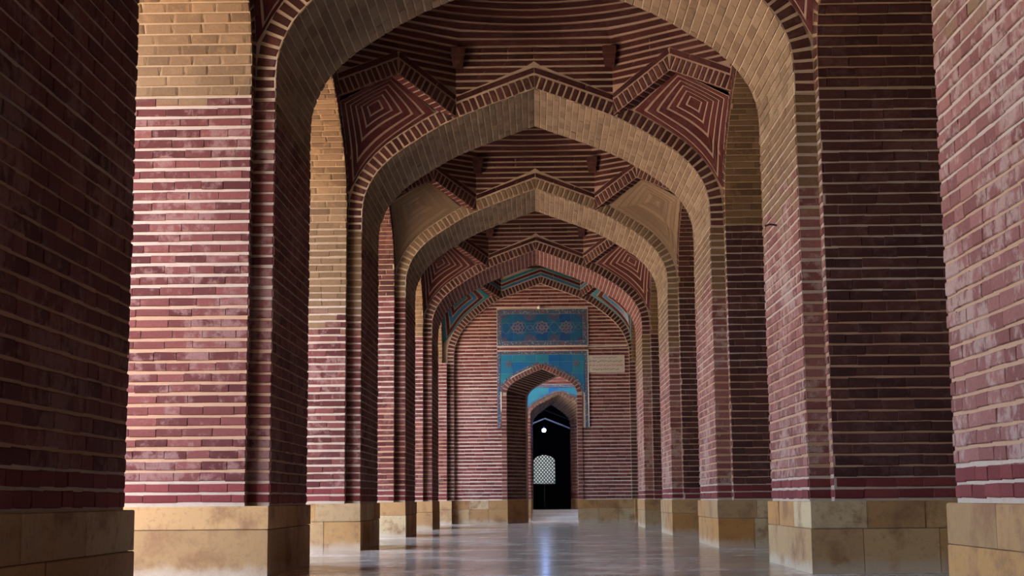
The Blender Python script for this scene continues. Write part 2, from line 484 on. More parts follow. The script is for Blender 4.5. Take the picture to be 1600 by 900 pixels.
# ------------------------------------------------------------------ setting: floor, ground, shell
Y2_ = Yw(5) + .14 + 1.1 + 3.75
YF, YE = -2.0, Yw(5)                                      # wall behind the camera, end wall face
struct(part('floor', *boxvf(-OUT, 9.2, YF, 54.4, -.3, 0), M_FLOOR))
struct(part('ground', *boxvf(-90, -OUT, -60, 120, -.4, -.08), M_GROUND))
struct(part('wall_front', *boxvf(-OUT, 9.5, YF - .3, YF, 0, 12), M_PLAST))
struct(part('wall_right', *boxvf(9.2, 9.5, YF, 49.1, 0, 12), M_PLAST))
struct(part('trim_left', *boxvf(-OUT, -B, YF, Yj(0) - 2 * HS, 0, ZTOP), M_PLAST))
struct(part('wall_left', *(boxvf(-OUT, -OUT + .3, YF, 49.2, ZTOP, 12)), M_PLAST))
struct(part('trim_right', *boxvf(B, OUT, YF, Yj(0) - 2 * HS, 0, ZTOP), M_PLAST))
struct(part('roof', *join(boxvf(-OUT, 9.5, YF - .3, 49.2, 12, 12.3), boxvf(-6.3, 7.3, Y2_, 62.35, 12, 12.3)), M_ROOF))
struct(part('ceiling', *join(boxvf(-OUT, 9.2, YF, Yw(0), ZTOP + .02, ZTOP + .2), boxvf(A, 9.2, Yw(0), 49, ZTOP + .02, ZTOP + .2)), M_PLAST))

# ------------------------------------------------------------------ piers
def pier_footprint(s, k):
    y0, y1 = Yj(k) - (.35 if k == 0 else 0), Yj(k) + T + 2 * NS
    yw = Yw(k) - (.35 if k == 0 else 0)
    p = [(B, yw), (A, yw), (A, y0), (OUT, y0), (OUT, y1), (A, y1), (A, Yb(k)), (B, Yb(k))]
    return [(s * x, y) for x, y in p]
ORD = ['nearest', 'second', 'third', 'fourth', 'last']
LOOK_L = ['dark inner face cut by left photo edge', 'broad pink lit face, plain tan plinth', 'narrow pink lit face, tan upper courses, ochre plinth', 'slim red lit strip and pale two-course plinth', 'thin pale strip']
LOOK_R = ['bright pink face cut by right photo edge', 'wide black shadowed side and orange and cream plinth stones', 'dark side half as wide and stained cream plinth', 'narrow lit face and sunlit cream plinth', 'thin grey lit face beside the end wall']
SIDE = {-1: 'left', 1: 'right'}
def pier(s, k):
    e0_ = .35 if k == 0 else 0
    y0, y1 = Yj(k) - e0_, Yj(k) + T + 2 * NS
    look = (LOOK_L if s < 0 else LOOK_R)[k]
    t = thing('brick_pier', f'{ORD[k]} brick pier of {SIDE[s]} row, {look}', 'pier', (s * (B + OUT) / 2, (y0 + y1) / 2, 0), f'brick piers along the {SIDE[s]} side')
    fp = pier_footprint(s, k)
    tall = s < 0 and k == 2
    mm = MM['pier_tall'] if tall else MM['pier']
    part('mortar_core', *prism(fp, Vector((0, 0, ZP - .02)), X, Y, Z * (Z0 - ZP + .02)), mm, t)
    mat = MB['pier_tall'] if tall else MB['pier_l1'] if s < 0 else MB['pier_pale']
    if s < 0 and k >= 3: mat = MB['pier_low']
    matn = mat
    pc = Pieces(t); zz = ZP + .004
    w_ = min(OUT - A, 2.0)
    matj = mat if s < 0 else MB['aisle']  # right side openings take the brick with shade in its colour
    # face of the side opening, towards the camera
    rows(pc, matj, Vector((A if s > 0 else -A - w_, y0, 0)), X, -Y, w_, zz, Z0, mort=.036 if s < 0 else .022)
    rows(pc, matn, Vector((B if s > 0 else -A, Yw(k) - e0_, 0)), X, -Y, A - B, zz, Z0)
    # face towards the corridor
    if s > 0: rows(pc, mat, Vector((B, Yb(k), 0)), -Y, -X, T + e0_, zz, Z0, .27, mort=.026)
    else: rows(pc, MB['pier'], Vector((-B, Yw(k) - e0_, 0)), Y, X, T + e0_, zz, Z0, .27, mort=.022)
    if s > 0: rows(pc, mat, Vector((A, Yw(k) - e0_, 0)), -Y, -X, NS, zz, Z0, mort=.05)
    else: rows(pc, matn, Vector((-A, y0, 0)), Y, X, NS, zz, Z0)
    pc.finish()
    # plinth of squared stones, two courses
    e = .022; rnd = random.Random(100 * k + s)
    x0, x1 = B - e, OUT + e; ya, yb = y0 - e, y1 + e
    part('plinth_core', *boxvf(*sorted((s * (x0 + .03), s * (x1 - .03))), ya + .03, yb - .03, 0, ZP - .012), MM['lime'], t)
    if s < 0 and k == 1: xs = [(x0, x1)]; courses = [(0, .5), (.506, ZP)]
    else: courses = [(0, .46), (.466, ZP)]
    for ci, (za, zb) in enumerate(courses):
        ny = 3 if ci else 2
        cy = [ya] + sorted(ya + (yb - ya) * (i + rnd.uniform(-.2, .2)) / ny for i in range(1, ny)) + [yb]
        nx = 3 if not (s < 0 and k == 1) else 1
        cx = [x0] + sorted(x0 + (x1 - x0) * (i + rnd.uniform(-.2, .2)) / nx * .62 for i in range(1, nx)) + [x1]
        for i in range(ny):
            for j in range(len(cx) - 1):
                if 0 < i < ny - 1 and j > 0: continue
                g_ = .002; d = [rnd.uniform(0, .012) for _ in range(4)]
                xa, xb = cx[j] + g_ - (0 if j else d[0] + g_), cx[j + 1] - g_
                yya, yyb = cy[i] + g_ - (0 if i else d[1] + g_), cy[i + 1] - g_ + (0 if i < ny - 1 else g_)
                stone(t, s, xa, xb, yya, yyb, za, zb - (.0 if ci else 0))
def stone(t, s, xa, xb, ya, yb, za, zb):
    c = .008
    if s < 0: xa, xb = -xb, -xa
    v = []
    for z_, q in ((za, 0), (zb - c, 0), (zb, c)):
        v += [(xa + q, ya + q, z_), (xb - q, ya + q, z_), (xb - q, yb - q, z_), (xa + q, yb - q, z_)]
    f = [(8, 9, 10, 11), (3, 2, 1, 0)] + [(q + i, q + (i + 1) % 4, q + 4 + (i + 1) % 4, q + 4 + i) for q in (0, 4) for i in range(4)]
    part('stone_block', v, f, M_STONE, t)
for k in range(5):
    for s in (-1, 1): pier(s, k)

# ------------------------------------------------------------------ cross arches
RB = .235                                                # width of the brick rim round each arch
def arch_poly(pro, xo, ztop):
    r = [(x, z) for x, z in pro.p]
    return [(-x, z) for x, z in r] + [(x, z) for x, z in r[::-1][1:]] + [(xo, Z0), (xo, ztop), (-xo, ztop), (-xo, Z0)]
ARCH_LOOK = ['overhead cross arch nearest the camera, only its springings in shadow', 'largest tan cross arch framing the whole view, its crown above the photo', 'tan pointed cross arch with crown near top centre, second smaller frame', 'tan pointed cross arch standing third, below a worn tan squinch pair', 'dark red striped cross arch, smallest, right before the end wall']
for k in range(5):
    t = thing('cross_arch', ARCH_LOOK[k], 'arch', (0, Yw(k) + T / 2, Z0), 'cross arches over the corridor')
    fr = Frame((0, Yw(k), 0), X, -Y)
    tan = k < 4
    part('mortar_core', *prism(arch_poly(PT, A, ZTOP), Vector((0, Yw(k), 0)), X, Z, Y * T), MM['tan'] if tan else MM['lime'], t)
    pc = Pieces(t)
    soffit(pc, MB['tan'] if tan else MB['wall'], fr, PT, T, mort=.018 if tan else .032)
    rim = MB['tan'] if k == 3 else MB['red']
    band(pc, rim, fr, PT, .012, RB - .02, xmax=A - .01)
    fil(pc, fr, PT)
    pc.finish()

# ------------------------------------------------------------------ side arches
for k in range(-1, 5):
    for s in (-1, 1):
        yc = Yc(k)
        where = ['out of sight beside the camera', 'between first and second piers', 'between second and third piers', 'between third and fourth piers', 'between fourth and last piers', 'between last pier and end wall'][k + 1]
        lk = 'open to daylight' if s < 0 else 'leading to the dark aisle'
        t = thing('side_arch', f'brick side arch on {SIDE[s]}, {lk}, {where}', 'arch', (s * (A + OUT) / 2, yc, Z0), f'side arches along the {SIDE[s]} row')
        fr = Frame((s * A, yc, 0), Y, X * -s)
        poly = arch_poly(PS, P / 2, ZTOP)
        part('mortar_core', *prism(poly, Vector((s * A, yc, 0)), Y, Z, X * s * (OUT - A)), MM['gold'], t)
        if k < 0: continue
        pc = Pieces(t)
        soffit(pc, MB['aisle'] if s > 0 and k == 0 else MB['red'] if k == 2 else MB['gold'], fr, PS, OUT - A - .5, sgn=(1,), bl=.34, mort=.02)  # first right soffit also takes the brick with painted shade
        band(pc, MB['red'], fr, PS, .012, RB - .02, xmax=HB - .01)
        fil(pc, fr, PS, False, 1.39)
        pc.finish(minpx=60)

# ------------------------------------------------------------------ domed vaults over the bays
VX, VY = 1.31, 1.396                     # half width of the octagon sides on the cross and the side walls
REC = .2                                 # how deep the squinch panels sit behind their gables
def coons(c0, c1, d0, d1):
    P00, P10, P01, P11 = c0(0), c0(1), c1(0), c1(1)
    def K(u, v):
        return (1 - v) * c0(u) + v * c1(u) + (1 - u) * d0(v) + u * d1(v) - ((1 - u) * (1 - v) * P00 + u * (1 - v) * P10 + (1 - u) * v * P01 + u * v * P11)
    return K
def tri_grid(K, n):
    V = [K(i / n, j / n) for j in range(n + 1) for i in range(n + 1)]
    F = [(j * (n + 1) + i, j * (n + 1) + i + 1, (j + 1) * (n + 1) + i + 1, (j + 1) * (n + 1) + i) for j in range(n) for i in range(n)]
    return V, F
DOME_LOOK = ['brick dome over the bay nearest the camera, hidden above the first arch', 'brick dome ringed with pale courses at the top of the photo, maroon kite squinches', 'ringed brick dome behind the second arch, above worn plain tan squinches', 'ringed brick dome behind the third arch, above maroon chevron squinches', 'low ringed brick dome right before the end wall, turquoise chevron squinches']
def vault(k):
    yc = Yc(k); last = k == 4
    t = thing('brick_dome', DOME_LOOK[k], 'dome', (0, yc, 7.4), 'brick domes over the bays')
    C = Vector((0, yc, 0))
    # -- squinches in the four corners
    for sx in (-1, 1):
        for sy in (-1, 1):
            far = sy > 0
            proT = P5 if (last and far) else PT
            cxo = CX5 if (last and far) else 0
            dz = .24 if (last and far) else 0
            v1 = Vector((sx * VX + cxo, yc + sy * HB, 0)); v2 = Vector((sx * A, yc + sy * VY, 0))
            mid = (v1 + v2) / 2; ax = (v2 - v1).normalized(); half = (v2 - v1).length / 2
            nin = Vector((-sx * abs(ax.y), -sy * abs(ax.x), 0))
            gable = Profile([(half, 7.10 + dz * .9), (0, 7.66 + dz)], 1)
            fr = Frame(mid, ax, nin)
            ztop = 8.55
            q = bpy.data.objects.new('squinch', None); COL.objects.link(q); q.parent = t
            q.location = mid + Z * 7.4 - t.location; q.empty_display_size = .1
            hh = half
            poly = [(-hh, 7.10 + dz * .9), (0, 7.66 + dz), (hh, 7.10 + dz * .9), (hh, ztop), (-hh, ztop)]
            part('gable_core', *prism(poly, mid, ax, Z, -nin * REC), MM['dim'], q)
            # panel behind the gable
            zt = 5.82
            def outer(pro, xm):
                s_a, = (pro.s_for_z(zt, RB),)
                return s_a
            sa = proT.s_for_z(zt, RB); sb = proT.s_for_x(VX + REC / abs(nin.x) * 1.0, RB)
            ta = PS.s_for_z(zt, RB); tb = PS.s_for_x(VY + REC / abs(nin.y), RB)
            yw = yc + sy * (HB - .004); xw = sx * (A - .004)
            def e0(u, cxo=cxo, sx=sx, sa=sa, sb=sb, yw=yw, proT=proT):
                x, z = proT.off(sa + (sb - sa) * u, RB); x = x if u > .08 else x + (A - .004 - x) * (1 - u / .08)
                return Vector((max(-A + .004, min(A - .004, sx * x + cxo * min(1, u / .2))), yw, z))
            def e1(v, sy=sy, ta=ta, tb=tb, xw=xw):
                y, z = PS.off(ta + (tb - ta) * v, RB); y = y if v > .08 else y + (HB - .004 - y) * (1 - v / .08)
                zz0 = e0(0).z; z = z + (zz0 - z) * max(0, 1 - v / .3)
                return Vector((xw, yc + sy * min(y, HB - .004), z))
            S = mid - nin * (REC + .0) + Z * (7.69 + dz)
            V1, V2 = e0(1), e1(1)
            K = coons(lambda u: e0(u), lambda u: V2.lerp(S, u), lambda v: e1(v), lambda v: V1.lerp(S, v))
            vs, fs = tri_grid(K, 12)
            # give the panel its orientation: towards the bay centre
            def nrm(u, v):
                e = .02; u_, v_ = min(max(u, e), 1 - e), min(max(v, e), 1 - e)
                n_ = (K(u_ + e, v_) - K(u_ - e, v_)).cross(K(u_, v_ + e) - K(u_, v_ - e)).normalized()
                return n_ if n_.dot(Vector((0, yc, 6.2)) - K(u_, v_)) > 0 else -n_
            worn = k == 2
            pan = part('panel', vs, fs, M_WORN if worn else MM['dim'], q)
            if far:
                uc, vc = .49, .62; R = 6; gap = .05
                for r in range(R):
                    l0, l1 = r / R + (gap / 2 if r else 0), (r + 1) / R - gap / 2
                    for sd_ in range(4):
                        V_, F_ = [], []; m = 8
                        for i in range(m + 1):
                            w1 = i / m
                            for l in (l0, l1):
                                a0, a1 = uc - uc * l, uc + (1 - uc) * l; b0, b1 = vc - vc * l, vc + (1 - vc) * l
                                u, v = ((a0 + (a1 - a0) * w1, b0), (a1, b0 + (b1 - b0) * w1), (a1 + (a0 - a1) * w1, b1), (a0, b1 + (b0 - b1) * w1))[sd_]
                                p, n_ = K(u, v), nrm(u, v)
                                V_ += [p - n_ * .003, p + n_ * (.010 if not worn else .004)]
                        for i in range(m):
                            j = i * 4
                            F_ += [(j + 1, j + 5, j + 7, j + 3), (j, j + 4, j + 5, j + 1), (j + 2, j + 3, j + 7, j + 6)]
                        mt = MB['kite']
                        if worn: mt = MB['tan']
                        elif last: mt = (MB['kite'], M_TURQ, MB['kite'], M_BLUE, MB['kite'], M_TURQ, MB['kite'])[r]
                        part('kite_band', V_, F_, mt, q)
            # brick rim of the gable and its deep soffit
            pc = Pieces(q)
            band(pc, MB['red'], fr, gable, .012, .225, mort=.034, xmax=half - .006)
            fil(pc, fr, gable, last and far, half)
            if far: soffit(pc, MB['kite'], fr, gable, REC, mort=.032)
            pc.finish(limit=120 if far else 0, minpx=25)
    # -- octagon drum above the zigzag, courses cut by the gables
    pc = Pieces(t)
    DR = 8.33
    sides = []
    for sx in (-1, 1):
        sides.append((Vector((sx * (A - .001), yc, 0)), Y, X * -sx, VY, 8.02, 7.44))
        for sy in (-1, 1):
            v1 = Vector((sx * VX, yc + sy * HB, 0)); v2 = Vector((sx * A, yc + sy * VY, 0)); ax = (v2 - v1).normalized()
            d_ = .62 if last and sy > 0 else .0
            sides.append(((v1 + v2) / 2, ax, Vector((-sx * abs(ax.y), -sy * abs(ax.x), 0)), (v2 - v1).length / 2, 8.04 + d_, 7.50 + d_))
    sides.append((Vector((0, yc - HB + .001, 0)), X, Y, VX, 8.02, 7.46))
    sides.append((Vector((CX5 if last else 0, yc + HB - .001, 0)), X, -Y, VX, 8.02 + (.55 if last else 0), 7.46 + (.55 if last else 0)))
    for O, ax, nn, hf, za_, ze in sides:
        if nn.y > .1: continue                            # faces turned away from the corridor view keep plain joints
        fr = Frame(O, ax, nn); z = 7.48; m_ = (za_ - ze) / hf
        while z < DR:
            a, b_ = z + .02, z + .098
            xa, xb = max(0, (za_ - a) / m_), max(0, (za_ - b_) / m_)
            for sg in (-1, 1):
                if xa >= hf - .03: continue
                n = max(1, round((hf - xa) / .4))
                for i in range(n):
                    c = [(xa + (hf - xa) * i / n + .001, a), (xa + (hf - xa) * (i + 1) / n - .001, a), (xb + (hf - xb) * (i + 1) / n - .001, b_), (xb + (hf - xb) * i / n + .001, b_)]
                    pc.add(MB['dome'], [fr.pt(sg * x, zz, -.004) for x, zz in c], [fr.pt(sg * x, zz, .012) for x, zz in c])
            z += .118
    pc.finish(limit=300, minpx=40)
    # -- small corbel blocks at the corners of the octagon
    for sx in (-1, 1):
        for sy in (-1, 1):
            for cx, cy in ((VX - .04, HB - .04), (A - .04, VY - .04)):
                p = Vector((sx * cx, yc + sy * cy, 7.93)); an = math.atan2(-sy * cy, -sx * cx) + .35 * sx * sy
                a_, b_ = Vector((math.cos(an), math.sin(an), 0)), Vector((-math.sin(an), math.cos(an), 0))
                v, f = [], []
                for i, (z_, q_) in enumerate(((0, .085), (.10, .085), (.104, .10), (.2, .10), (.204, .115), (.33, .115))):
                    v += [p + a_ * q_ * x + b_ * q_ * y + Z * z_ for x, y in ((-1, -1), (1, -1), (1, 1), (-1, 1))]
                n = 6
                f = [(3, 2, 1, 0), (20, 21, 22, 23)] + [(q * 4 + i, q * 4 + (i + 1) % 4, q * 4 + 4 + (i + 1) % 4, q * 4 + 4 + i) for q in range(5) for i in range(4)]
                part('corbel', v, f, MB['red'], t)
    # -- dome shell and its ring courses
    RX, RY, ZD, HD = A - .015, HB - .015, DR - .02, 3.1
    octv = [(A, VY), (VX, HB), (-VX, HB), (-A, VY), (-A, -VY), (-VX, -HB), (VX, -HB), (A, -VY), (A, VY)]
    def r_oct(th):
        dx, dy = math.cos(th), math.sin(th); best = 9
        for (xa, ya), (xb, yb) in zip(octv[:-1], octv[1:]):
            ex, ey = xb - xa, yb - ya; den = dx * ey - dy * ex
            if abs(den) < 1e-9: continue
            tt = (xa * ey - ya * ex) / den; ss = (xa * dy - ya * dx) / den
            if tt > 0 and -1e-6 <= ss <= 1 + 1e-6: best = min(best, tt)
        return best
    NTH = 72
    ths = [2 * math.pi * i / NTH for i in range(NTH)]
    ro = [r_oct(a) for a in ths]; re = [1 / math.hypot(math.cos(a) / RX, math.sin(a) / RY) for a in ths]
    def ring(phi, out):
        z_ = ZD + HD * math.sin(phi); c = math.cos(phi); bl = min(1, max(0, (z_ - ZD) / .45)); bl = bl * bl * (3 - 2 * bl)
        return [Vector((math.cos(a) * (min(o_, 99) * (1 - bl) * .995 + e_ * bl) * c + out * math.cos(a), yc + math.sin(a) * ((o_ * (1 - bl) * .995 + e_ * bl) * c + out), z_)) for a, o_, e_ in zip(ths, ro, re)]
    NR = 40
    V, F = [], []
    for j in range(NR):
        V += ring(.5 * math.pi * j / NR, .012)
    V.append(Vector((0, yc, ZD + HD)))
    for j in range(NR - 1):
        F += [(j * NTH + i, j * NTH + (i + 1) % NTH, (j + 1) * NTH + (i + 1) % NTH, (j + 1) * NTH + i) for i in range(NTH)]
    F += [((NR - 1) * NTH + i, (NR - 1) * NTH + (i + 1) % NTH, len(V) - 1) for i in range(NTH)]
    part('dome_shell', V, [f[::-1] for f in F], MM['dim'], t)
    if k > 0:
        for j in range(NR - 2):
            a, b_ = .5 * math.pi * (j + .17) / NR, .5 * math.pi * (j + .81) / NR
            r = [ring(a, .014), ring(a, -.004), ring(b_, -.004), ring(b_, .014)]
            F = [(q * NTH + i, q * NTH + (i + 1) % NTH, (q + 1) * NTH + (i + 1) % NTH, (q + 1) * NTH + i) for q in range(3) for i in range(NTH)]
            part('ring_course', sum(r, []), [f[::-1] for f in F], MB['dome'], t)
for k in range(5): vault(k)

# ------------------------------------------------------------------ end wall with its doorway
WY = YE + .14                                            # face of the recessed wall under the last arch
WB = 1.1                                                 # its thickness
DPRO = [(1, 4.22), (.98, 4.32), (.90, 4.46), (.75, 4.60), (.5, 4.75), (.25, 4.88), (0, 5.0)]
DC, DH = .14, 1.15                                       # centre and half width of the doorway
PD = Profile([(x * DH, z) for x, z in DPRO])
wall = thing('wall_back', 'x', 'x', (0, WY, 0))
del wall['label']; del wall['category']; wall['kind'] = 'structure'
def door_loft(c0, h0, c1, h1, pts, y0, y1, dz, zb=0):
    V, F = [], []
    half = [(1, zb)] + pts
    full = [(-x, z) for x, z in half] + [(x, z) for x, z in half[::-1][1:]]
    for c, h, y, d in ((c0, h0, y0, 0), (c1, h1, y1, dz)):
        V += [Vector((c + x * h, y, z - (d if z > 1 else 0))) for x, z in full]
    n = len(full)
    return V, [(i, n + i, n + i + 1, i + 1) for i in range(n - 1)], full
LW, RW = -B - .05, B + .45
dpts = [(DC - DH, 0)] + [(DC - x, z) for x, z in PD.p] + [(DC + x, z) for x, z in PD.p[::-1][1:]] + [(DC + DH, 0)]
wpoly = [(LW, 0)] + dpts + [(RW, 0), (RW, 8.7), (LW, 8.7)]
part('mortar_core', *prism(wpoly, Vector((0, WY, 0)), X, Z, Y * .12), MM['wall'], wall)
lv, lf, _ = door_loft(DC, DH, .78, 1.12, DPRO, WY + .02, WY + WB, .12)
part('door_reveal', lv, lf, MM['lime'], wall)
bpts = [(.78 - 1.12, 0)] + [(.78 - x * 1.12, z - .12) for x, z in DPRO] + [(.78 + x * 1.12, z - .12) for x, z in DPRO[::-1][1:]] + [(.78 + 1.12, 0)]
part('rear_core', *prism([(-4.5, 0)] + bpts + [(4.5, 0), (4.5, 12), (-4.5, 12)], Vector((0, WY + WB - .12, 0)), X, Z, Y * .12), MM['lime'], wall)
pc = Pieces(wall)
ZM = ZP + 20 * PITCHB
rows(pc, MB['wall'], Vector((-B - .02, WY, 0)), X, -Y, DC - DH - .17 + B + .02, ZP, ZM)
rows(pc, MB['wall'], Vector((DC + DH + .17, WY, 0)), X, -Y, B + .3 - DC - DH - .17, ZP, ZM)
rows(pc, MB['wall'], Vector((-B - .02, WY, 0)), X, -Y, B + .02 - 1.315, ZM, 7.03)
rows(pc, MB['wall'], Vector((1.695, WY, 0)), X, -Y, B + .3 - 1.695, ZM, 7.03)
rows(pc, MB['wall'], Vector((-1.31, WY, 0)), X, -Y, 3.0, 5.60, 5.77)
rows(pc, MB['wall'], Vector((-2.85, WY, 0)), X, -Y, 6.0, ZP + 54 * PITCHB, 8.0)
pc.finish(limit=300, minpx=30)
# courses inside the doorway reveal
pc = Pieces(wall, 'reveal_brick')
for sg in (-1, 1):
    p0, p1 = Vector((DC + sg * DH, WY + .03, 0)), Vector((.78 + sg * 1.12, WY + WB, 0))
    u = (p1 - p0); L_ = u.length; u.normalize(); n_ = Vector((-u.y, u.x, 0)) * (1 if sg > 0 else -1)
    rows(pc, MB['red'], p0, u, n_, L_, ZP, 4.22)
def loft_rows(pc, mat, c0, h0, c1, h1, pts, y0, y1, dz):
    pa = Profile([(x * h0, z) for x, z in pts]); pb = Profile([(x * h1, z - dz) for x, z in pts])
    n = round(pa.L / .11)
    for sg in (-1, 1):
        for i in range(n):
            bb, ff = [], []
            for fr_, e in ((i, .02), (i + 1, -.02)):
                qa, qb = pa.at(fr_ / n * pa.L + e), pb.at(fr_ / n * pb.L + e)
                for q, c, y in ((qa, c0, y0), (qb, c1, y1)):
                    bb.append(Vector((c + sg * (q[0] - q[2] * .003), y, q[1] - q[3] * .003))); ff.append(Vector((c + sg * (q[0] + q[2] * .014), y, q[1] + q[3] * .014)))
            pc.add(mat, [bb[0], bb[1], bb[3], bb[2]], [ff[0], ff[1], ff[3], ff[2]])
loft_rows(pc, MB['red'], DC, DH, .78, 1.12, DPRO, WY + .03, WY + WB, .12)
pc.finish(limit=120, minpx=20)
# last arch of the row: the brick rim, blind, round the end wall
t = thing('blind_arch', 'blind arch on the end wall edged with turquoise and blue zigzag bands', 'arch', (CX5, YE, Z0))
fr = Frame((CX5, YE, 0), X, -Y)
fr.n = -Y
part('mortar_core', *prism(arch_poly(P5, A + .2, ZTOP), Vector((CX5, YE, 0)), X, Z, Y * .16), MM['lime'], t)
for s in (-1, 1):
    x0, x1 = sorted((CX5 + s * B, CX5 + s * (A + .2)))
    part('jamb_core', *boxvf(x0, x1, YE, YE + .16, ZP, Z0), MM['lime'], t)
pc = Pieces(t)
band(pc, MB['red'], fr, P5, .012, RB - .02)
fil(pc, fr, P5, True, 1.31)
for s in (-1, 1):
    rows(pc, MB['red'], Vector((CX5 + (B if s > 0 else -A), YE, 0)), X, -Y, A - B, ZP, Z0)
pc.finish(limit=300, minpx=15)
# half piers that carry the side arches against the end wall
for s in (-1, 1):
    t = thing('brick_pier', f'half pier of pale brick in the {SIDE[s]} corner of the end wall', 'pier', (s * (A + OUT) / 2, Yj(5) + .6, 0), 'half piers at the end wall')
    ya, yb = Yj(5) - .0, Yj(5) + 1.35
    part('mortar_core', *boxvf(*sorted((s * (A + (-.15 if s < 0 else .12)), s * OUT)), ya, yb, ZP, Z0), MM['pier'], t)
    pc = Pieces(t); xa = A + (-.15 if s < 0 else .12)
    rows(pc, MB['pier_low'], Vector((xa if s > 0 else -xa - 1.2, ya, 0)), X, -Y, 1.2, ZP + .004, Z0)
    if s > 0: rows(pc, MB['pier_low'], Vector((xa, ya + NS + .02, 0)), -Y, -X, NS + .02, ZP + .004, Z0)
    pc.finish(minpx=20)
    for za, zb in ((0, .46), (.466, ZP)):
        stone(t, s, A - .30 if s < 0 else A + .0, A + .5, ya - .03, YE + .3, za, zb); stone(t, s, A + .508, OUT, ya - .03, yb, za, zb)
# plinth stones of the end wall
for x0, x1 in ((-B, -2.25), (-2.242, -1.62), (-1.612, DC - DH + .01), (DC + DH - .01, 1.95), (1.958, 2.6), (2.608, B + .25)):
    for za, zb in ((0, .46), (.466, ZP)):
        stone(wall, 1, x0, x1, WY - .03, WY + .13, za, zb)
# stone facing of the reveal
for sg in (-1, 1):
    p0, p1 = Vector((DC + sg * (DH - .005), WY + .0, 0)), Vector((.78 + sg * 1.115, WY + WB, 0))
    v, f = prism([(0, 0), (0, ZP), (1, ZP), (1, 0)], p0, p1 - p0, Z, X * sg * .1)
    part('stone_block', v, f, M_STONE, wall)

# ------------------------------------------------------------------ tiles on the end wall
DR_ = .17                                                # brick rim of the doorway
t = thing('door_rim', 'ring of red bricks with pale joints round the doorway arch', 'arch rim', (DC, WY, 4.2))
frd = Frame((DC, WY, 0), X, -Y)
poly_o = [PD.off(s_, DR_) for s_ in np.linspace(0, PD.L, 24)]; poly_i = [PD.at(s_)[:2] for s_ in np.linspace(0, PD.L, 24)]
full_o = [(-x, z) for x, z in poly_o] + [(x, z) for x, z in poly_o[::-1][1:]]
full_i = [(-x, z) for x, z in poly_i] + [(x, z) for x, z in poly_i[::-1][1:]]
part('mortar_core', *prism(full_o + full_i[::-1], Vector((DC, WY - .025, 0)), X, Z, Y * .04), MM['lime'], t)
for sg in (-1, 1):
    part('jamb_core', *boxvf(*sorted((DC + sg * DH, DC + sg * (DH + DR_))), WY - .025, WY + .015, ZP, 4.22), MM['lime'], t)
pc = Pieces(t); frd2 = Frame((DC, WY - .025, 0), X, -Y)
band(pc, MB['wall'], frd2, PD, .01, DR_ - .012, pitch=.105, mort=.034)
for sg in (-1, 1):
    rows(pc, MB['wall'], Vector((DC + (DH if sg > 0 else -DH - DR_), WY - .025, 0)), X, -Y, DR_, ZP, 4.2)
pc.finish(minpx=10)
def tile_field(name, label, cx, y, x0, x1, z0, z1, zb, curve, tw, th, flip=1, side=.11, group=None):
    """tiled spandrel round an arch: curve(x) gives the lowest tile edge over x"""
    t = thing(name, label, 'tile panel', (cx, y, z1))
    frm = Frame((0, y, 0), X, -Y)
    def cell(nm, xa, xb, za, zb_, mat, d=.012):
        xs_ = np.linspace(xa, xb, 5); lo = [max(za, curve(x)) for x in xs_]
        if all(l >= zb_ - .004 for l in lo): return
        lo = [min(l, zb_ - .002) for l in lo]
        poly = list(zip(xs_, lo)) + [(xb, zb_), (xa, zb_)]
        v, f = prism(poly, Vector((0, y + .005, 0)), X, Z, -Y * (d + .005))
        part(nm, v, f, mat, t)
    xs_ = np.linspace(x0, x1, 25); lo = [max(zb, curve(x)) for x in xs_]
    v, f = prism(list(zip(xs_, lo)) + [(x1, z1), (x0, z1)], Vector((0, y + .02, 0)), X, Z, -Y * .022)
    part('grout_bed', v, f, M_GROUT, t)
    cell('border_tile', x0, x1, z1 - .1, z1, M_BORDER, .016)
    xi0, xi1 = x0 + side, x1 - side
    n = round((xi1 - xi0) / tw); zt = z1 - .11
    rws = [(zt - th * .62, zt)]
    while rws[-1][0] > z0 + .05: rws.append((max(z0, rws[-1][0] - th), rws[-1][0]))
    for za, zb_ in rws:
        for i in range(n):
            cell('tile', xi0 + (xi1 - xi0) * i / n + .006, xi0 + (xi1 - xi0) * (i + 1) / n - .006, za + .006, zb_ - .006, M_TILE, .012 + random.uniform(-.002, .002))
    return t, frm
zc = lambda x: float(np.interp(abs(x - DC), [p[0] for p in poly_o[::-1]], [p[1] for p in poly_o[::-1]])) if abs(x - DC) < DH + DR_ else 0
TX0, TX1, TZ1 = -1.31, 1.66, 5.585
tp, frm = tile_field('tile_spandrel', 'turquoise tile spandrel round the main doorway arch of the end wall', DC, WY - .012, TX0, TX1, 4.2, TZ1, 4.2, zc, .37, .385)
for sg, xe in ((-1, TX0), (1, TX1)):
    x0, x1 = (xe, xe + .1) if sg < 0 else (xe - .1, xe)
    for i in range(6):
        za = 3.07 + (5.47 - 3.07) * i / 6
        part('border_tile', *boxvf(x0, x1, WY - .03, WY + .005, za + .004, za + (5.47 - 3.07) / 6 - .004), M_BORDER, tp)
part('edging', *boxvf(TX1, TX1 + .03, WY - .04, WY, 3.1, TZ1 + .02), M_WHITE, tp)
# patterned border that follows the doorway arch, and two rosettes
pb_ = Profile([(x * DH, z) for x, z in DPRO])
for sg in (-1, 1):
    n = 9
    for i in range(n):
        c = [pb_.off(pb_.L * (i + e) / n, r) for e, r in ((.02, DR_ + .002), (.02, DR_ + .085), (.98, DR_ + .085), (.98, DR_ + .002))]
        c = [(max(x, .004), z) for x, z in c]
        v, f = prism([(sg * x, z) for x, z in c], Vector((DC, WY - .01, 0)), X, Z, -Y * .02)
        part('border_tile', v, f, M_BORDER, tp)
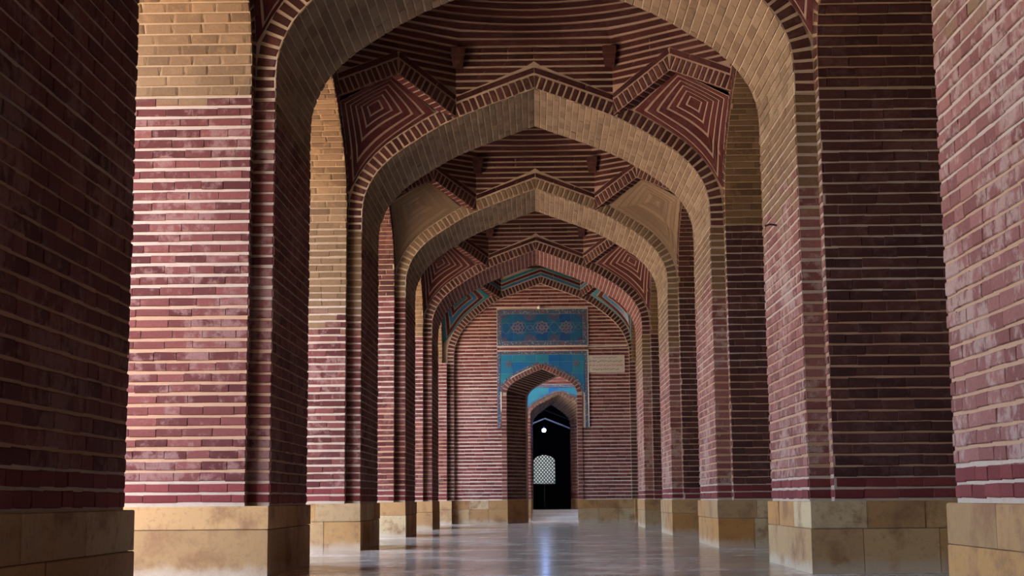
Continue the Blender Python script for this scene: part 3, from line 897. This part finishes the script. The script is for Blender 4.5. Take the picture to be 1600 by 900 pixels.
# white strips added as a painted glint along the rim's left edge
e_ = [PD.off(PD.L * q, DR_ + .005) for q in np.linspace(.30, .80, 9)]
v, f = prism([(-x, z) for x, z in e_] + [(-x, z - .03) for x, z in e_[::-1]], Vector((DC, WY - .03, 0)), X, Z, -Y * .02)
part('glint_strip', v, f, M_WHITE, tp)
part('glint_strip', *boxvf(DC - DH - DR_ - .025, DC - DH - DR_ + .01, WY - .045, WY - .01, 3.62, 4.26), M_WHITE, tp)
def star(parent, cx, y, cz, r, mat, nm='rosette', lobes=8, half=0, ring_=True, d=.006):
    """flat petalled rosette; half = 1 keeps the upper half, -1 the lower"""
    def outl(rr_, am):
        p = []
        for i in range(48):
            a = 2 * math.pi * i / 48; q = rr_ * (1 + am * math.cos(lobes * a))
            x, z = q * math.cos(a), q * math.sin(a)
            if half: z = max(z, 0) if half > 0 else min(z, 0)
            p.append((x, z))
        return p
    o_, i_ = outl(r, .12), outl(r * .74, .14)
    V, F = [], []
    for pts in (o_, i_):
        V += [Vector((cx + x, y - d, cz + z)) for x, z in pts]
    F += [(i, (i + 1) % 48, 48 + (i + 1) % 48, 48 + i) for i in range(48)]
    o = part(nm, V, F, mat, parent)
    c_ = outl(r * .5, -.25); V = [Vector((cx + x, y - d, cz + z)) for x, z in c_] + [Vector((cx, y - d, cz))]
    part(nm, V, [(i, (i + 1) % 48, 48) for i in range(48)], mat, parent)
    c_ = outl(r * .22, .2); V = [Vector((cx + x, y - d - .003, cz + z)) for x, z in c_] + [Vector((cx, y - d - .003, cz))]
    part(nm, V, [(i, (i + 1) % 48, 48) for i in range(48)], M_PETAL2 if mat is M_PETAL else M_PETAL, parent)
for x in (-.94, 1.28): star(tp, x, WY - .026, 5.17, .1, M_PETAL)
# tiled frieze panel above the doorway
FX0, FX1, FZ0, FZ1 = -1.30, 1.655, 5.775, 6.96
t = thing('tile_frieze', 'long deep blue tile panel with three rosettes above the doorway', 'tile panel', ((FX0 + FX1) / 2, WY, FZ0))
part('backing', *boxvf(FX0, FX1, WY - .03, WY + .01, FZ0, FZ1), M_GROUT, t)
bw = .13
for x0, x1, z0, z1 in ((FX0, FX1, FZ1 - bw, FZ1), (FX0, FX1, FZ0, FZ0 + bw), (FX0, FX0 + bw, FZ0 + bw, FZ1 - bw), (FX1 - bw, FX1, FZ0 + bw, FZ1 - bw)):
    n = max(1, round(max(x1 - x0, z1 - z0) / .37))
    for i in range(n):
        if x1 - x0 > z1 - z0: q = (x0 + (x1 - x0) * i / n + .002, x0 + (x1 - x0) * (i + 1) / n - .002, z0, z1)
        else: q = (x0, x1, z0 + (z1 - z0) * i / n + .002, z0 + (z1 - z0) * (i + 1) / n - .002)
        part('border_tile', *boxvf(q[0], q[1], WY - .045, WY - .02, q[2], q[3]), M_BORDER, t)
ix0, ix1, iz0, iz1 = FX0 + bw + .02, FX1 - bw - .02, FZ0 + bw + .02, FZ1 - bw - .02
for i in range(7):
    for j in range(3):
        part('tile', *boxvf(ix0 + (ix1 - ix0) * i / 7 + .0012, ix0 + (ix1 - ix0) * (i + 1) / 7 - .0012, WY - .042, WY - .02, iz0 + (iz1 - iz0) * j / 3 + .0012, iz0 + (iz1 - iz0) * (j + 1) / 3 - .0012), M_TILE2, t)
zm = (iz0 + iz1) / 2; xs3 = [ix0 + (ix1 - ix0) * q for q in (.2, .5, .8)]
for x in xs3: star(t, x, WY - .042, zm, .20, M_PETAL)
for x in ((xs3[0] + xs3[1]) / 2, (xs3[1] + xs3[2]) / 2):
    star(t, x, WY - .042, iz0, .2, M_PETAL2, half=1); star(t, x, WY - .042, iz1, .2, M_PETAL2, half=-1)
for x, hz, z in ((ix0 + .06, 1, iz0), (ix1 - .06, 1, iz0), (ix0 + .06, -1, iz1), (ix1 - .06, -1, iz1)):
    star(t, x, WY - .042, z, .12, M_PETAL2, half=hz)
def ribbon(parent, pts, wdt, mat, y, nm):
    V, F = [], []
    for i, (x, z) in enumerate(pts):
        a, b = pts[max(i - 1, 0)], pts[min(i + 1, len(pts) - 1)]; d = np.array((b[0] - a[0], b[1] - a[1])); d = d / (np.hypot(*d) + 1e-9)
        V += [(x - d[1] * wdt, y, z + d[0] * wdt), (x + d[1] * wdt, y, z - d[0] * wdt), ]
    for i in range(len(pts) - 1): F.append((2 * i, 2 * i + 1, 2 * i + 3, 2 * i + 2))
    return part(nm, V, F, mat, parent)
for sg in (-1, 1):
    pts = [(x, zm + sg * .06 + sg * .14 * math.sin((x - ix0) / (ix1 - ix0) * math.pi * 10)) for x in np.linspace(ix0, ix1, 90)]
    ribbon(t, pts, .009, M_RIBBON, WY - .0465, 'scroll')
part('inner_line', *join(boxvf(ix0 - .02, ix1 + .02, WY - .05, WY - .03, iz0 - .018, iz0), boxvf(ix0 - .02, ix1 + .02, WY - .05, WY - .03, iz1, iz1 + .018)), M_RIBBON, t)

# sign board with four lines of handwriting, lamp and conduit
t = thing('notice_board', 'small cream notice board with four lines of handwriting right of the doorway', 'sign', (2.28, WY, 4.88))
part('board', *boxvf(1.71, 2.855, WY - .03, WY - .002, 4.885, 5.42), M_SIGN, t)
part('frame', *join(boxvf(1.70, 2.865, WY - .036, WY - .002, 5.42, 5.435), boxvf(1.70, 2.865, WY - .036, WY - .002, 4.87, 4.885), boxvf(1.695, 1.71, WY - .036, WY - .002, 4.87, 5.435), boxvf(2.855, 2.87, WY - .036, WY - .002, 4.87, 5.435)), M_WHITE, t)
rw = random.Random(5)
for ln, (zl, xa, xb, ink) in enumerate(((5.355, 1.86, 2.62, M_INKB), (5.235, 1.75, 2.80, M_INK), (5.10, 1.77, 2.82, M_INKR), (4.97, 1.86, 2.68, M_INK))):
    x = xb
    while x > xa:
        wl = rw.uniform(.07, .16); n = 9; pts = []
        for i in range(n):
            q = i / (n - 1)
            pts.append((x - wl * q, zl + .016 * math.sin(q * math.pi * rw.choice((2, 3))) + .03 * (q > .8) * rw.uniform(-1, 1)))
        if len(pts) > 1: ribbon(t, pts, .007, ink, WY - .0312, 'pen_stroke')
        if rw.random() < .6:
            dx = x - wl * rw.random(); dzz = zl + rw.choice((-.035, .036))
            part('pen_dot', [(dx - .008, WY - .0312, dzz), (dx, WY - .0312, dzz - .008), (dx + .008, WY - .0312, dzz), (dx, WY - .0312, dzz + .008)], [(0, 1, 2, 3)], ink, t)
        x -= wl + rw.uniform(.015, .035)
def tube(pts, r, n=8):
    V, F = [], []
    for i, p in enumerate(pts):
        a, b = pts[max(i - 1, 0)], pts[min(i + 1, len(pts) - 1)]; d = (b - a).normalized()
        e = d.cross(Y).normalized() if abs(d.y) < .9 else X.copy(); g = d.cross(e)
        V += [p + e * r * math.cos(2 * math.pi * j / n) + g * r * math.sin(2 * math.pi * j / n) for j in range(n)]
    for i in range(len(pts) - 1):
        F += [(i * n + j, i * n + (j + 1) % n, (i + 1) * n + (j + 1) % n, (i + 1) * n + j) for j in range(n)]
    F += [tuple(range(n))[::-1], tuple(range((len(pts) - 1) * n, len(pts) * n))]
    return V, F
def sphere(c, r, nu=14, nv=10, sq=(1, 1, 1)):
    V, F = [], []
    for j in range(1, nv):
        for i in range(nu):
            a, b = 2 * math.pi * i / nu, math.pi * j / nv
            V.append(c + Vector((sq[0] * r * math.sin(b) * math.cos(a), sq[1] * r * math.sin(b) * math.sin(a), sq[2] * r * math.cos(b))))
    V += [c + Z * r * sq[2], c - Z * r * sq[2]]
    F = [(j * nu + i, (j + 1) * nu + i, (j + 1) * nu + (i + 1) % nu, j * nu + (i + 1) % nu) for j in range(nv - 2) for i in range(nu)]
    F += [(len(V) - 2, i, (i + 1) % nu) for i in range(nu)] + [(len(V) - 1, (nv - 2) * nu + (i + 1) % nu, (nv - 2) * nu + i) for i in range(nu)]
    return V, F
t = thing('wall_lamp', 'small round cream lamp on the wall above the blue frieze', 'lamp', (.09, WY, 7.03))
part('globe', *sphere(Vector((.09, WY - .07, 7.03)), .062), M_WHITE, t, True)
part('socket', *tube([Vector((.09, WY + .005, 7.03)), Vector((.09, WY - .03, 7.03))], .04), M_WHITE, t)
yq = WY - .02
cpts = [Vector((.15, yq, 7.0)), Vector((1.68, yq, 6.995)), Vector((1.688, yq, 6.98)), Vector((1.685, yq, 5.74)), Vector((1.70, yq, 5.725)), Vector((2.95, yq, 5.74))]
tag(part('conduit', *tube(cpts, .016), M_WHITE, None, False, (.15, WY, 7.0)), 'thin cream conduit bent round the right end of the blue frieze', 'conduit')
# iron peg in the second right pier
pp0 = Vector((B + .005, 17.15, 3.98))
tag(part('iron_peg', *tube([pp0 + Vector((.05, .02, .0)), pp0 + Vector((-.10, -.04, .01)), pp0 + Vector((-.16, -.04, -.01))], .012), M_IRON, None, False, tuple(pp0)), 'short dark iron peg sticking out of the second right-hand pier', 'peg')

# ------------------------------------------------------------------ second doorway and the dark hall behind
Y2 = WY + WB + 3.75                                       # face of the second wall; the gap is open to the left
D2C, D2H, D2B, D2BH = .78, 1.05, .50, .69
D2 = [(1, 3.74), (.975, 3.86), (.90, 3.98), (.72, 4.12), (.45, 4.27), (.2, 4.39), (0, 4.47)]
PD2 = Profile([(x * D2H, z) for x, z in D2])
w2 = thing('wall_inner', 'x', 'x', (0, Y2, 0)); del w2['label']; del w2['category']; w2['kind'] = 'structure'
d2 = [(D2C - D2H, 0)] + [(D2C - x, z) for x, z in PD2.p] + [(D2C + x, z) for x, z in PD2.p[::-1][1:]] + [(D2C + D2H, 0)]
part('mortar_core', *prism([(-4.5, 0)] + d2 + [(5, 0), (5, 12), (-4.5, 12)], Vector((0, Y2, 0)), X, Z, Y * .1), MM['lime'], w2)
lv, lf, _ = door_loft(D2C, D2H, D2B, D2BH, D2, Y2 + .02, Y2 + 1.5, .25)
part('door_reveal', lv, lf, MM['lime'], w2)
b2 = [(D2B - D2BH, 0)] + [(D2B - x * D2BH, z - .25) for x, z in D2] + [(D2B + x * D2BH, z - .25) for x, z in D2[::-1][1:]] + [(D2B + D2BH, 0)]
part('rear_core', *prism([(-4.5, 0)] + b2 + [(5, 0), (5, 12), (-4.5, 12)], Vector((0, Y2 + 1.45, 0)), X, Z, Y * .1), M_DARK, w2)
pc = Pieces(w2, 'reveal_brick')
p0, p1 = Vector((D2C + D2H, Y2 + .03, 0)), Vector((D2B + D2BH, Y2 + 1.45, 0)); u = p1 - p0; L_ = u.length; u.normalize()
rows(pc, MB['pier_pale'], p0, u, Vector((-u.y, u.x, 0)), L_, ZP, 3.74, mort=.042)  # paler brick on the right jamb paints in daylight from the gap
p0, p1 = Vector((D2C - D2H, Y2 + .03, 0)), Vector((D2B - D2BH, Y2 + 1.45, 0)); u = p1 - p0; L_ = u.length; u.normalize()
rows(pc, MB['wall'], p0, u, Vector((u.y, -u.x, 0)), L_, ZP, 3.74, mort=.042)
loft_rows(pc, MB['tan'], D2C, D2H, D2B, D2BH, D2, Y2 + .03, Y2 + 1.45, .25)
pc.finish(limit=120, minpx=12)
pc = Pieces(w2)
fr2 = Frame((D2C, Y2, 0), X, -Y)
band(pc, MB['pier_pale'], fr2, PD2, .01, .12, pitch=.13, mort=.05, h=.03)  # rim in pale brick too, its bright daylit look put into the colour
rows(pc, MB['wall'], Vector((-1.2, Y2, 0)), X, -Y, 4.2, 4.86, 5.6)
for xx in (D2C - D2H - .14, D2C + D2H): rows(pc, MB['wall'], Vector((xx, Y2, 0)), X, -Y, .14, ZP, 3.74)
pc.finish(limit=100, minpx=8)
po2 = [PD2.off(s_, .14) for s_ in np.linspace(0, PD2.L, 20)]
zc2 = lambda x: float(np.interp(abs(x - D2C), [p[0] for p in po2[::-1]], [p[1] for p in po2[::-1]])) if abs(x - D2C) < D2H + .14 else 0
tp2, _ = tile_field('tile_spandrel', 'smaller turquoise tile spandrel seen through the doorway, round the inner arch', D2C, Y2 - .004, -.75, 2.25, 3.3, 4.86, 3.3, zc2, .37, .385)
pb_ = PD2
for sg in (-1, 1):
    for i in range(8):
        c = [PD2.off(PD2.L * (i + e) / 8, r) for e, r in ((.02, .14), (.02, .21), (.98, .21), (.98, .14))]
        v, f = prism([(sg * max(x, .004), z) for x, z in c], Vector((D2C, Y2 - .004, 0)), X, Z, -Y * .02)
        part('border_tile', v, f, M_BORDER, tp2)
for sg in (-1, 1):
    x0, x1, xb = (D2C + sg * D2H, D2C + sg * (D2H + .6), D2B + sg * D2BH)
    v, f = prism([(x0, Y2 - .02), (x1, Y2 - .02), (x1, Y2 + .1), (xb + sg * .1, Y2 + 1.45), (xb, Y2 + 1.45)], Vector((0, 0, 0)), X, Y, Z * ZP)
    part('stone_block', v, f, M_STONE, w2)
# steps up into the hall
M_STEP = plain('step_stone', (.42, .42, .42), .35, (.3, .3, .31), 4)
HF = .39
for i in range(3):
    o = part('stone_step', *boxvf(-.45, 2.0, Y2 + .25 + .3 * i, Y2 + .25 + .3 * (i + 1) + (.6 if i == 2 else 0), 0, HF * (i + 1) / 3), M_STEP, None, False, (.7, Y2 + .4 + .3 * i, 0))
    tag(o, ('lowest', 'middle', 'top')[i] + ' grey stone step in the inner doorway', 'step', 'steps in the inner doorway')
HY0, HY1 = Y2 + 1.5, 62.0
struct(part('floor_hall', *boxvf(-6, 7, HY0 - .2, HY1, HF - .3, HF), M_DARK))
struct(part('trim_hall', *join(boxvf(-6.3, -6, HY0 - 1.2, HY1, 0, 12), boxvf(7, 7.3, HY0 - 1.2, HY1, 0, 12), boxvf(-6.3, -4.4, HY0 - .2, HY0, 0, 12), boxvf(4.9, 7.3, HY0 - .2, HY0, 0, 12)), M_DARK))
struct(part('trim_passage', *boxvf(4.4, 9.5, 49, 49.3, 0, 12), M_PLAST))
struct(part('trim_passage', *boxvf(4.4, 4.6, 49, Y2 + .1, 0, 12), M_PLAST))
# window with pierced screen in the far wall of the hall
JX, JZ0, JZ1, JH = .255, 1.41, 2.62, .48
jp = [(JX - JH, JZ0), (JX - JH, JZ0 + .85)] + [(JX - JH * math.cos(a), JZ0 + .85 + (JZ1 - JZ0 - .85) * math.sin(a) ** .9) for a in np.linspace(.15, math.pi - .15, 13)] + [(JX + JH, JZ0 + .85), (JX + JH, JZ0)]
struct(part('wall_hall', *prism([(-6.3, -.1), (JX - .001, -.1), (JX - .001, JZ0)] + jp + [(JX + .001, JZ0), (JX + .001, -.1), (7.3, -.1), (7.3, 12), (-6.3, 12)], Vector((0, HY1, 0)), X, Z, Y * .35), M_DARK))
win = part('window_1', *prism([(x * 1.0, z) for x, z in jp] + [(JX + (x - JX) * .95, JZ0 + .02 + (z - JZ0) * .97) for x, z in jp[::-1]], Vector((0, HY1 + .05, 0)), X, Z, Y * .12), M_JALI, None, False, (JX, HY1, JZ0))
win['kind'] = 'structure'
V, F = [], []
stp = .138
def zt_in(x):
    q = abs(x - JX) / JH
    return JZ0 + .85 + (JZ1 - JZ0 - .85) * math.sqrt(max(0, 1 - q * q))
for s in (-1, 1):
    for i in range(-14, 26):
        a = Vector((JX - JH, 0, JZ0 + i * stp * 1.15)); pts = []
        for j in range(60):
            x = JX - JH + 2 * JH * j / 59; z = JZ0 + i * stp * 1.15 + (x - JX + JH) * 1.15 if s > 0 else JZ0 + i * stp * 1.15 + (JX + JH - x) * 1.15
            if JZ0 <= z <= zt_in(x): pts.append((x, z))
        if len(pts) > 1:
            (xa, za), (xb, zb) = pts[0], pts[-1]; d = Vector((xb - xa, 0, zb - za)).normalized(); e = Vector((-d.z, 0, d.x)) * .024
            p, q = Vector((xa, HY1 + .06 + .002 * s, za)), Vector((xb, HY1 + .06 + .002 * s, zb))
            n = len(V); V += [p - e, q - e, q + e, p + e] + [v + Y * .05 for v in (p - e, q - e, q + e, p + e)]
            F += [(n, n + 1, n + 2, n + 3), (n + 7, n + 6, n + 5, n + 4)] + [(n + i_, n + 4 + i_, n + 4 + (i_ + 1) % 4, n + (i_ + 1) % 4) for i_ in range(4)]
js = part('pierced_screen', V, F, M_JALI, win); js['kind'] = 'stuff'
struct(part('wall_backdrop', *boxvf(-12, 12, 67, 67.4, -.1, 9), plain('backdrop_pale_green', (.62, .63, .55), .9, (.48, .52, .42), 2)))  # wall added beyond the screen to tone down the bright sky in its holes
# zigzag arch band and hanging lamp of the hall
HBY = 56.3
for i, (dz_, th_) in enumerate(((0, .05), (.34, .05))):
    v, f = prism([(-1.6, 3.12 + dz_), (.28, 3.86 + dz_), (2.2, 3.09 + dz_), (2.2, 3.09 + dz_ - th_), (.28, 3.86 + dz_ - th_), (-1.6, 3.12 + dz_ - th_)], Vector((0, HBY + .4 * i, 0)), X, Z, Y * .3)
    o = part('ceiling_rib', v, f, M_WHITE if i == 0 else M_DARK, None, False, (.28, HBY, 4.4))
    tag(o, ('pale pointed rib glinting above the lit bulb in the dark hall', 'dim upper pointed rib in the dark hall above the pale one')[i], 'rib')
t = thing('hanging_lamp', 'bluish white bulb glowing in the dark hall beyond the doorways', 'lamp', (.2, 55.5, 3.3))
LP = Vector((.235, 55.5, 3.34))
part('bulb', *sphere(LP, .075), M_LAMP, t, True)
part('cord', *tube([LP + Z * .08, LP + Z * 4], .008), M_IRON, t)
part('holder', *tube([LP + Z * .06, LP + Z * .16], .035), M_IRON, t)
print('objects', len(bpy.data.objects))
